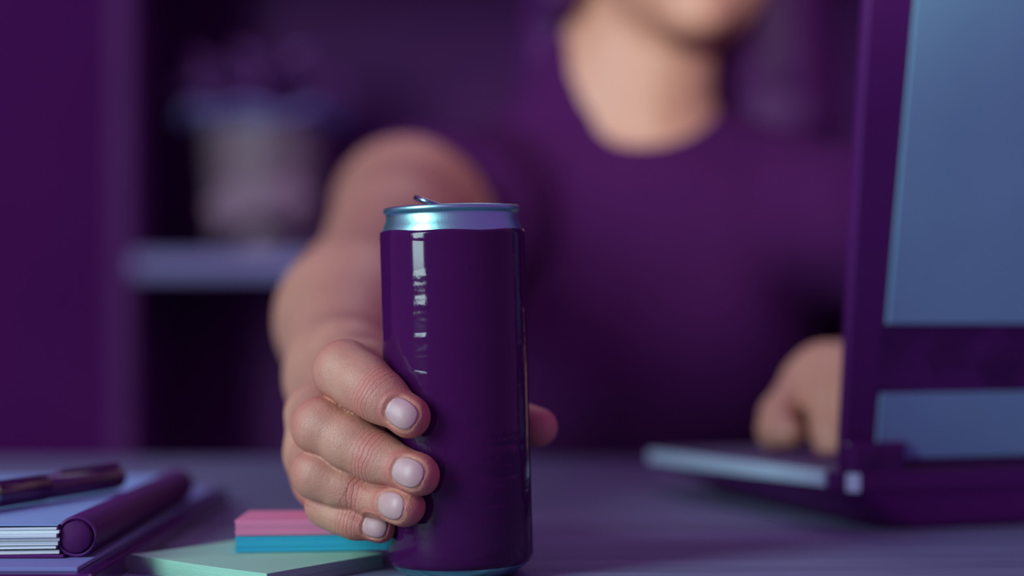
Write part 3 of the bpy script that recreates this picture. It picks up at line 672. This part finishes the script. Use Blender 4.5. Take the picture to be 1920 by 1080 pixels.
# nail frames
for f in FING.values():
    a = f['j'][3]-f['j'][2]; L_ = np.linalg.norm(a); a /= L_
    n_ = np.array(f['nn'], float); n_ -= a*(n_@a); n_ /= np.linalg.norm(n_); b = np.cross(a, n_)
    f['fr'] = (a, n_, b, L_)
    f['nc'] = L_+f['r'][3]*0.88-f['nl'][0]        # nail centre along the axis, from the DIP joint
def nail_uv(f, p):
    a, n_, b, L_ = f['fr']; v = p-f['j'][2]
    return v@a-f['nc'], v@b, v@n_
def skin_post(pos):
    red = np.zeros(len(pos)); crs = np.zeros(len(pos)); crm = np.zeros(len(pos)); hand = np.exp(-np.maximum(pos[:, 1]-0.78, 0)/0.03)
    near = np.nonzero(pos[:, 1] < 0.80)[0]
    for f in FING.values():
        P_ = pos[near]; s, t, u = nail_uv(f, P_)
        e = (np.abs(s/(f['nl'][0]+0.0003))**3+np.abs(t/(f['nl'][1]+0.0003))**3)**(1/3.0)
        on = u > 0.2*f['r'][3]
        disp = np.where(on, -0.00030*(e < 1)+0.00042*np.exp(-((e-1.17)/0.11)**2)*(s < f['nl'][0]*0.75), 0)
        pos[near] += disp[:, None]*f['fr'][1]
        red[near] = np.maximum(red[near], np.exp(-((e-1.30)/0.30)**2)*on*0.9)
        red[near] = np.maximum(red[near], 0.8*np.exp(-(np.linalg.norm(P_-f['j'][3]-f['fr'][0]*f['r'][3]*0.9, axis=1)/0.006)**2))
        for q, wgt, sp_ in ((2, 1.0, 0.0050), (1, 0.8, 0.0065)):
            ax_ = f['j'][q+1]-f['j'][q-1]; ax_ = ax_/np.linalg.norm(ax_)
            v = P_-f['j'][q]; sa = v@ax_; ds = np.linalg.norm(v-sa[:, None]*ax_, axis=1)
            dn = v@f['fr'][1] > 0 if q == 2 else (v@np.array([-0.5, -0.85, 0]) > 0)
            mk = wgt*np.exp(-(sa/sp_)**2)*dn*(ds < f['r'][q]*1.35)
            up = mk > crm[near]
            ii = near[up]; crm[ii] = mk[up]; crs[ii] = sa[up]*1000
            red[near] = np.maximum(red[near], 0.75*mk)
            # shallow dip pattern in the surface itself
    return dict(red=red, crs=crs, crm=crm, hand=hand)

def skin_material():
    m = bpy.data.materials.new('skin'); m.use_nodes = True; nt = m.node_tree; N = nt.nodes; L = nt.links
    b = N['Principled BSDF']; b.inputs['Roughness'].default_value = 0.48; b.inputs['Specular IOR Level'].default_value = 0.5
    b.inputs['Subsurface Weight'].default_value = 0.06; b.inputs['Subsurface Radius'].default_value = (1, 0.35, 0.25); b.inputs['Subsurface Scale'].default_value = 0.004
    tc = N.new('ShaderNodeTexCoord')
    def at(nm): a = N.new('ShaderNodeAttribute'); a.attribute_name = nm; return a.outputs['Fac']
    def nz(sc, det=4):
        t = N.new('ShaderNodeTexNoise'); t.inputs['Scale'].default_value = sc; t.inputs['Detail'].default_value = det; L.new(tc.outputs['Object'], t.inputs[0]); return t.outputs[0]
    def mth(op, a, b_=None, c_=None):
        n_ = N.new('ShaderNodeMath'); n_.operation = op
        for i, v in enumerate((a, b_, c_)):
            if v is None: continue
            if isinstance(v, (int, float)): n_.inputs[i].default_value = v
            else: L.new(v, n_.inputs[i])
        return n_.outputs[0]
    def mix(fac, a, b_):
        n_ = N.new('ShaderNodeMix'); n_.data_type = 'RGBA'
        for i, v in ((0, fac), (6, a), (7, b_)):
            if isinstance(v, (int, float)): n_.inputs[i].default_value = v
            elif isinstance(v, tuple): n_.inputs[i].default_value = (*v, 1)
            else: L.new(v, n_.inputs[i])
        return n_.outputs[2]
    mott = N.new('ShaderNodeMapRange'); mott.inputs[1].default_value = 0.35; mott.inputs[2].default_value = 0.68; L.new(nz(160, 6), mott.inputs[0])
    base = mix(mott.outputs[0], (0.59, 0.305, 0.200), (0.55, 0.252, 0.172))
    rd = mth('MULTIPLY', at('red'), 0.85)
    col = mix(rd, base, (0.56, 0.175, 0.14))
    # joint creases
    f_ = mth('ADD', at('crs'), mth('MULTIPLY', mth('SUBTRACT', nz(170, 2), 0.5), 2.6))
    ln = mth('POWER', mth('ABSOLUTE', mth('COSINE', mth('MULTIPLY', f_, PI/1.8))), 14)
    crease = mth('MULTIPLY', ln, mth('POWER', at('crm'), 1.3))
    col = mix(mth('MULTIPLY', crease, 0.28), col, (0.36, 0.12, 0.10))
    L.new(col, b.inputs['Base Color'])
    vo = N.new('ShaderNodeTexVoronoi'); vo.feature = 'DISTANCE_TO_EDGE'; vo.inputs['Scale'].default_value = 950; L.new(tc.outputs['Object'], vo.inputs[0])
    cell = mth('MINIMUM', vo.outputs[0], 0.12)
    h = mth('ADD', mth('MULTIPLY', cell, 1.3), mth('MULTIPLY', nz(700, 3), 0.35))
    h = mth('ADD', h, mth('MULTIPLY', nz(230, 3), 0.9))
    h = mth('SUBTRACT', h, mth('MULTIPLY', crease, 0.6))
    bp = N.new('ShaderNodeBump'); bp.inputs['Strength'].default_value = 0.8; bp.inputs['Distance'].default_value = 0.00033
    L.new(mth('MULTIPLY', h, at('hand')), bp.inputs['Height']); L.new(bp.outputs[0], b.inputs['Normal'])
    return m
M['skin'] = skin_material()
person = net_object('person', B, M['skin'], 5, None, skin_post); del B, FF
tag(person, 'person in a black short-sleeved top sitting at the desk with one hand round the can', 'person')

# nails
from mathutils.bvhtree import BVHTree
M['nail'] = mat('natural_nail', (0.58, 0.37, 0.36), 0.42, spec=0.5, noise=((300, 300, 300), (0.55, 0.35, 0.34), 0.4, 0.6))
vco = np.empty(len(person.data.vertices)*3, f32); person.data.vertices.foreach_get('co', vco); vco = vco.reshape(-1, 3)
fv = np.empty(len(person.data.polygons)*4, np.int32); person.data.polygons.foreach_get('vertices', fv); fv = fv.reshape(-1, 4)
for nme, f in FING.items():
    a, n_, b, L_ = f['fr']; hl, hw = f['nl']; rt = f['r'][3]; org = f['j'][2]+np.array([0, 0, CZ])
    sel = fv[(np.linalg.norm(vco[fv[:, 0]]-(org+a*f['nc']), axis=1) < 0.02)]
    ids, inv = np.unique(sel, return_inverse=True); inv = inv.reshape(sel.shape)
    tree = BVHTree.FromPolygons([tuple(map(float, p)) for p in vco[ids]], [tuple(map(int, q)) for q in inv])
    def basis(s_, t): return [1, s_, t, s_*s_, s_*t, t*t, s_**3, s_*s_*t, s_*t*t, t**4]
    A_, y_ = [], []
    for s_ in np.linspace(-0.95, 0.95, 13):
        for t in np.linspace(-0.95, 0.95, 13):
            w_ = t*hw/(rt*1.05); dr = n_*math.cos(w_)+b*math.sin(w_); ax_ = org+a*(f['nc']+s_*hl*min(1, 1))
            hit = tree.ray_cast(Vector(ax_+dr*0.001), Vector(dr))
            if hit[0]: hh = 0.001+hit[3]
            if hit[0] and hh < rt+0.0013: A_.append(basis(s_, t)); y_.append(hh)
    co = np.linalg.lstsq(np.array(A_), np.array(y_), rcond=None)[0]
    bm = bmesh.new(); nu, nv = 26, 20; rows = []
    for layer, off in ((0, 0.00032), (1, -0.0007)):
        for i in range(nu+1):
            s_ = -1+2*i/nu; row = []
            wd = max((1-abs(s_)**(2.4 if s_ < 0 else 5.0))**(1/2.4), 0.02)
            for q in range(nv+1):
                t = (-1+2*q/nv)*wd; ss = s_*(1.0 if s_ < 0 else 1-0.10*t*t)
                w_ = t*hw/(rt*1.05); h_ = float(np.dot(co, basis(ss, t)))+off-0.00025*(abs(t)**4)-(0.00035*abs(s_)**6 if s_ < 0 else 0)
                row.append(bm.verts.new(org+a*(f['nc']+ss*hl)+(n_*math.cos(w_)+b*math.sin(w_))*h_))
            rows.append(row)
    for l0 in (0, nu+1):
        for i in range(nu):
            for q in range(nv): bm.faces.new((rows[l0+i][q], rows[l0+i+1][q], rows[l0+i+1][q+1], rows[l0+i][q+1]))
    A2, B2 = rows[:nu+1], rows[nu+1:]
    for i in range(nu):
        for q in (0, nv): bm.faces.new((A2[i][q], B2[i][q], B2[i+1][q], A2[i+1][q]))
    for q in range(nv):
        for i in (0, nu): bm.faces.new((A2[i][q], A2[i][q+1], B2[i][q+1], B2[i][q]))
    obj('fingernail', bm, M['nail'], person, smooth=True)

# clothes and hair
M['cloth'] = mat('black_knit_cloth', (0.064, 0.009, 0.078), 0.95, spec=0.1, noise=((18, 18, 8), (0.056, 0.007, 0.070), 0.35, 0.65), bump=((500, 500, 500), 0.3, 0.001))
M['hair'] = mat('dark_hair', (0.065, 0.007, 0.090), 0.6, spec=0.3, noise=((160, 160, 12), (0.045, 0.003, 0.065), 0.4, 0.6), bump=((300, 300, 15), 0.6, 0.002))
S = Field(axis((-0.15, 0.43, 0.0045)), axis((1.15, 1.58, 0.0045)), axis((-0.46, 0.22, 0.0045)))
torso(S, 0.005)
S.ell((0.10, 1.44, -0.36), (0.165, 0.125, 0.10), 0.04)
sl, X, Y, Z = S.block((-9, -9, -9), (9, 9, 9))
cx_, cz_ = 0.0915, 0.197
rx = (X-cx_)*math.cos(0.08)+(Z-cz_)*math.sin(0.08); rz = -(X-cx_)*math.sin(0.08)+(Z-cz_)*math.cos(0.08)
e = ((np.abs(rx/0.0525)**2.1+np.abs(rz/0.0725)**2.1)**(1/2.1)-1)*0.050
e = np.maximum(e, Y-1.47)
S.D = np.maximum(S.D, -e)
sdir = (Q(742, 455, 1.16)-SH); sdir /= np.linalg.norm(sdir)
def sleeve(a, pts, cut, dr):
    G = Field(*S.ax)
    for p, q, r0, r1 in pts: G.cone(p, q, r0, r1, 0.02)
    G.D = np.maximum(G.D, ((X-cut[0])*dr[0]+(Y-cut[1])*dr[1]+(Z-cut[2])*dr[2]).astype(f32))
    k = 0.012; h = np.maximum(k-np.abs(S.D-G.D), 0)/k; S.D = np.minimum(S.D, G.D)-h*h*k*0.25
sleeve(0, [(SH+0.03*sdir, (-0.01, 1.37, 0.065), 0.060, 0.070)], SH+sdir*0.004, sdir)
d2 = np.array(E2)-np.array(SH2); d2 /= np.linalg.norm(d2)
sleeve(1, [((0.21, 1.38, 0.060), SH2, 0.066, 0.056), (SH2, E2, 0.056, 0.047)], np.array(SH2)+d2*0.16, d2)
tag(net_object('shirt', S, M['cloth'], 2, person), 'black short-sleeved top with a round neckline'); del S
H = Field(axis((-0.02, 0.27, 0.0045)), axis((1.27, 1.56, 0.0045)), axis((0.02, 0.46, 0.0045)))
H.ell((0.1255, 1.405, 0.330), (0.090, 0.100, 0.104), 0.02)
H.cone((0.075, 1.43, 0.30), (0.035, 1.405, 0.16), 0.060, 0.034, 0.02); H.cone((0.180, 1.43, 0.30), (0.200, 1.42, 0.15), 0.060, 0.045, 0.02)
H.cone((0.056, 1.372, 0.33), (0.034, 1.345, 0.228), 0.028, 0.016, 0.02); H.cone((0.194, 1.40, 0.33), (0.198, 1.40, 0.19), 0.034, 0.026, 0.02)
H.cone((0.09, 1.46, 0.25), (0.10, 1.48, 0.08), 0.06, 0.05, 0.03)
H.ell((0.1255, 1.285, 0.275), (0.056, 0.070, 0.088), 0.012, sub=True)
sl, X, Y, Z = H.block((-9, -9, -9), (9, 9, 9))
H.D += (0.0016*np.sin(X*520+Z*30)*np.sin(Y*430+Z*40)).astype(f32)
tag(net_object('hair', H, M['hair'], 1, person), 'dark shoulder-length hair'); del H
M['eye'] = mat('eye_white', (0.6, 0.55, 0.55), 0.2, noise=((200, 200, 200), (0.56, 0.5, 0.5), 0.4, 0.6))
for s in (-1, 1):
    bm = bmesh.new(); bmesh.ops.create_uvsphere(bm, u_segments=20, v_segments=14, radius=0.0115)
    o = obj('eye', bm, M['eye'], person, loc=(0.1265+s*0.031, 1.2995, CZ+0.301), smooth=True)
    o.data.materials.append(M['black_gloss'])
    for p in o.data.polygons:
        if p.center.y < -0.0103: p.material_index = 1
T = Field(axis((-0.16, 0.36, 0.008)), axis((0.80, 1.62, 0.008)), axis((-0.846, -0.28, 0.008)))
T.ell((0.10, 1.46, -0.36), (0.170, 0.130, 0.105), 0.04)
for s in (-1, 1):
    hx = 0.10+s*0.085; kx = 0.10+s*0.11
    T.cone((hx, 1.44, -0.375), (kx, 1.05, -0.365), 0.078, 0.056, 0.03); T.cone((kx, 1.05, -0.370), (kx, 1.04, -0.74), 0.055, 0.040, 0.02)
tag(net_object('trousers', T, M['cloth'], 2, person), 'dark trousers'); del T
for s in (-1, 1):
    kx = 0.10+s*0.11; bm = bmesh.new()
    G = Field(axis((kx-0.06, kx+0.06, 0.005)), axis((0.84, 1.11, 0.005)), axis((-0.86, -0.72, 0.005)))
    G.ell((kx, 1.035, -0.81), (0.040, 0.055, 0.045), 0.02); G.ell((kx, 0.94, -0.822), (0.043, 0.085, 0.030), 0.02)
    sl, X, Y, Z = G.block((-9, -9, -9), (9, 9, 9)); G.D = np.maximum(G.D, -0.8455-Z+0*X+0*Y).astype(f32)
    net_object('shoe', G, M['black_matte'], 1, person); del G

# the chair the person sits on
ch = empty('office_chair', (0.10, 1.48, 0)); tag(ch, 'dark chair under and behind the seated person, mostly hidden', 'chair')
bevel(obj('seat', prism(bmesh.new(), rrect(-0.22, 0.22, -0.20, 0.22, 0.05), 0.335, 0.388), M['black_matte'], ch), 0.012, 3)
bevel(obj('backrest', prism(bmesh.new(), rrect(-0.18, 0.18, 0.17, 0.20, 0.012), 0.50, 0.80), M['black_matte'], ch), 0.01, 3)
obj('back_post', box(-0.02, 0.02, 0.20, 0.215, 0.34, 0.60), M['black'], ch)
for x in (-0.18, 0.18):
    for y in (-0.16, 0.18): obj('leg', tube(bmesh.new(), [(x*1.1, y*1.1, 0.0), (x, y, 0.34)], 0.013, 12), M['black'], ch, smooth=True)
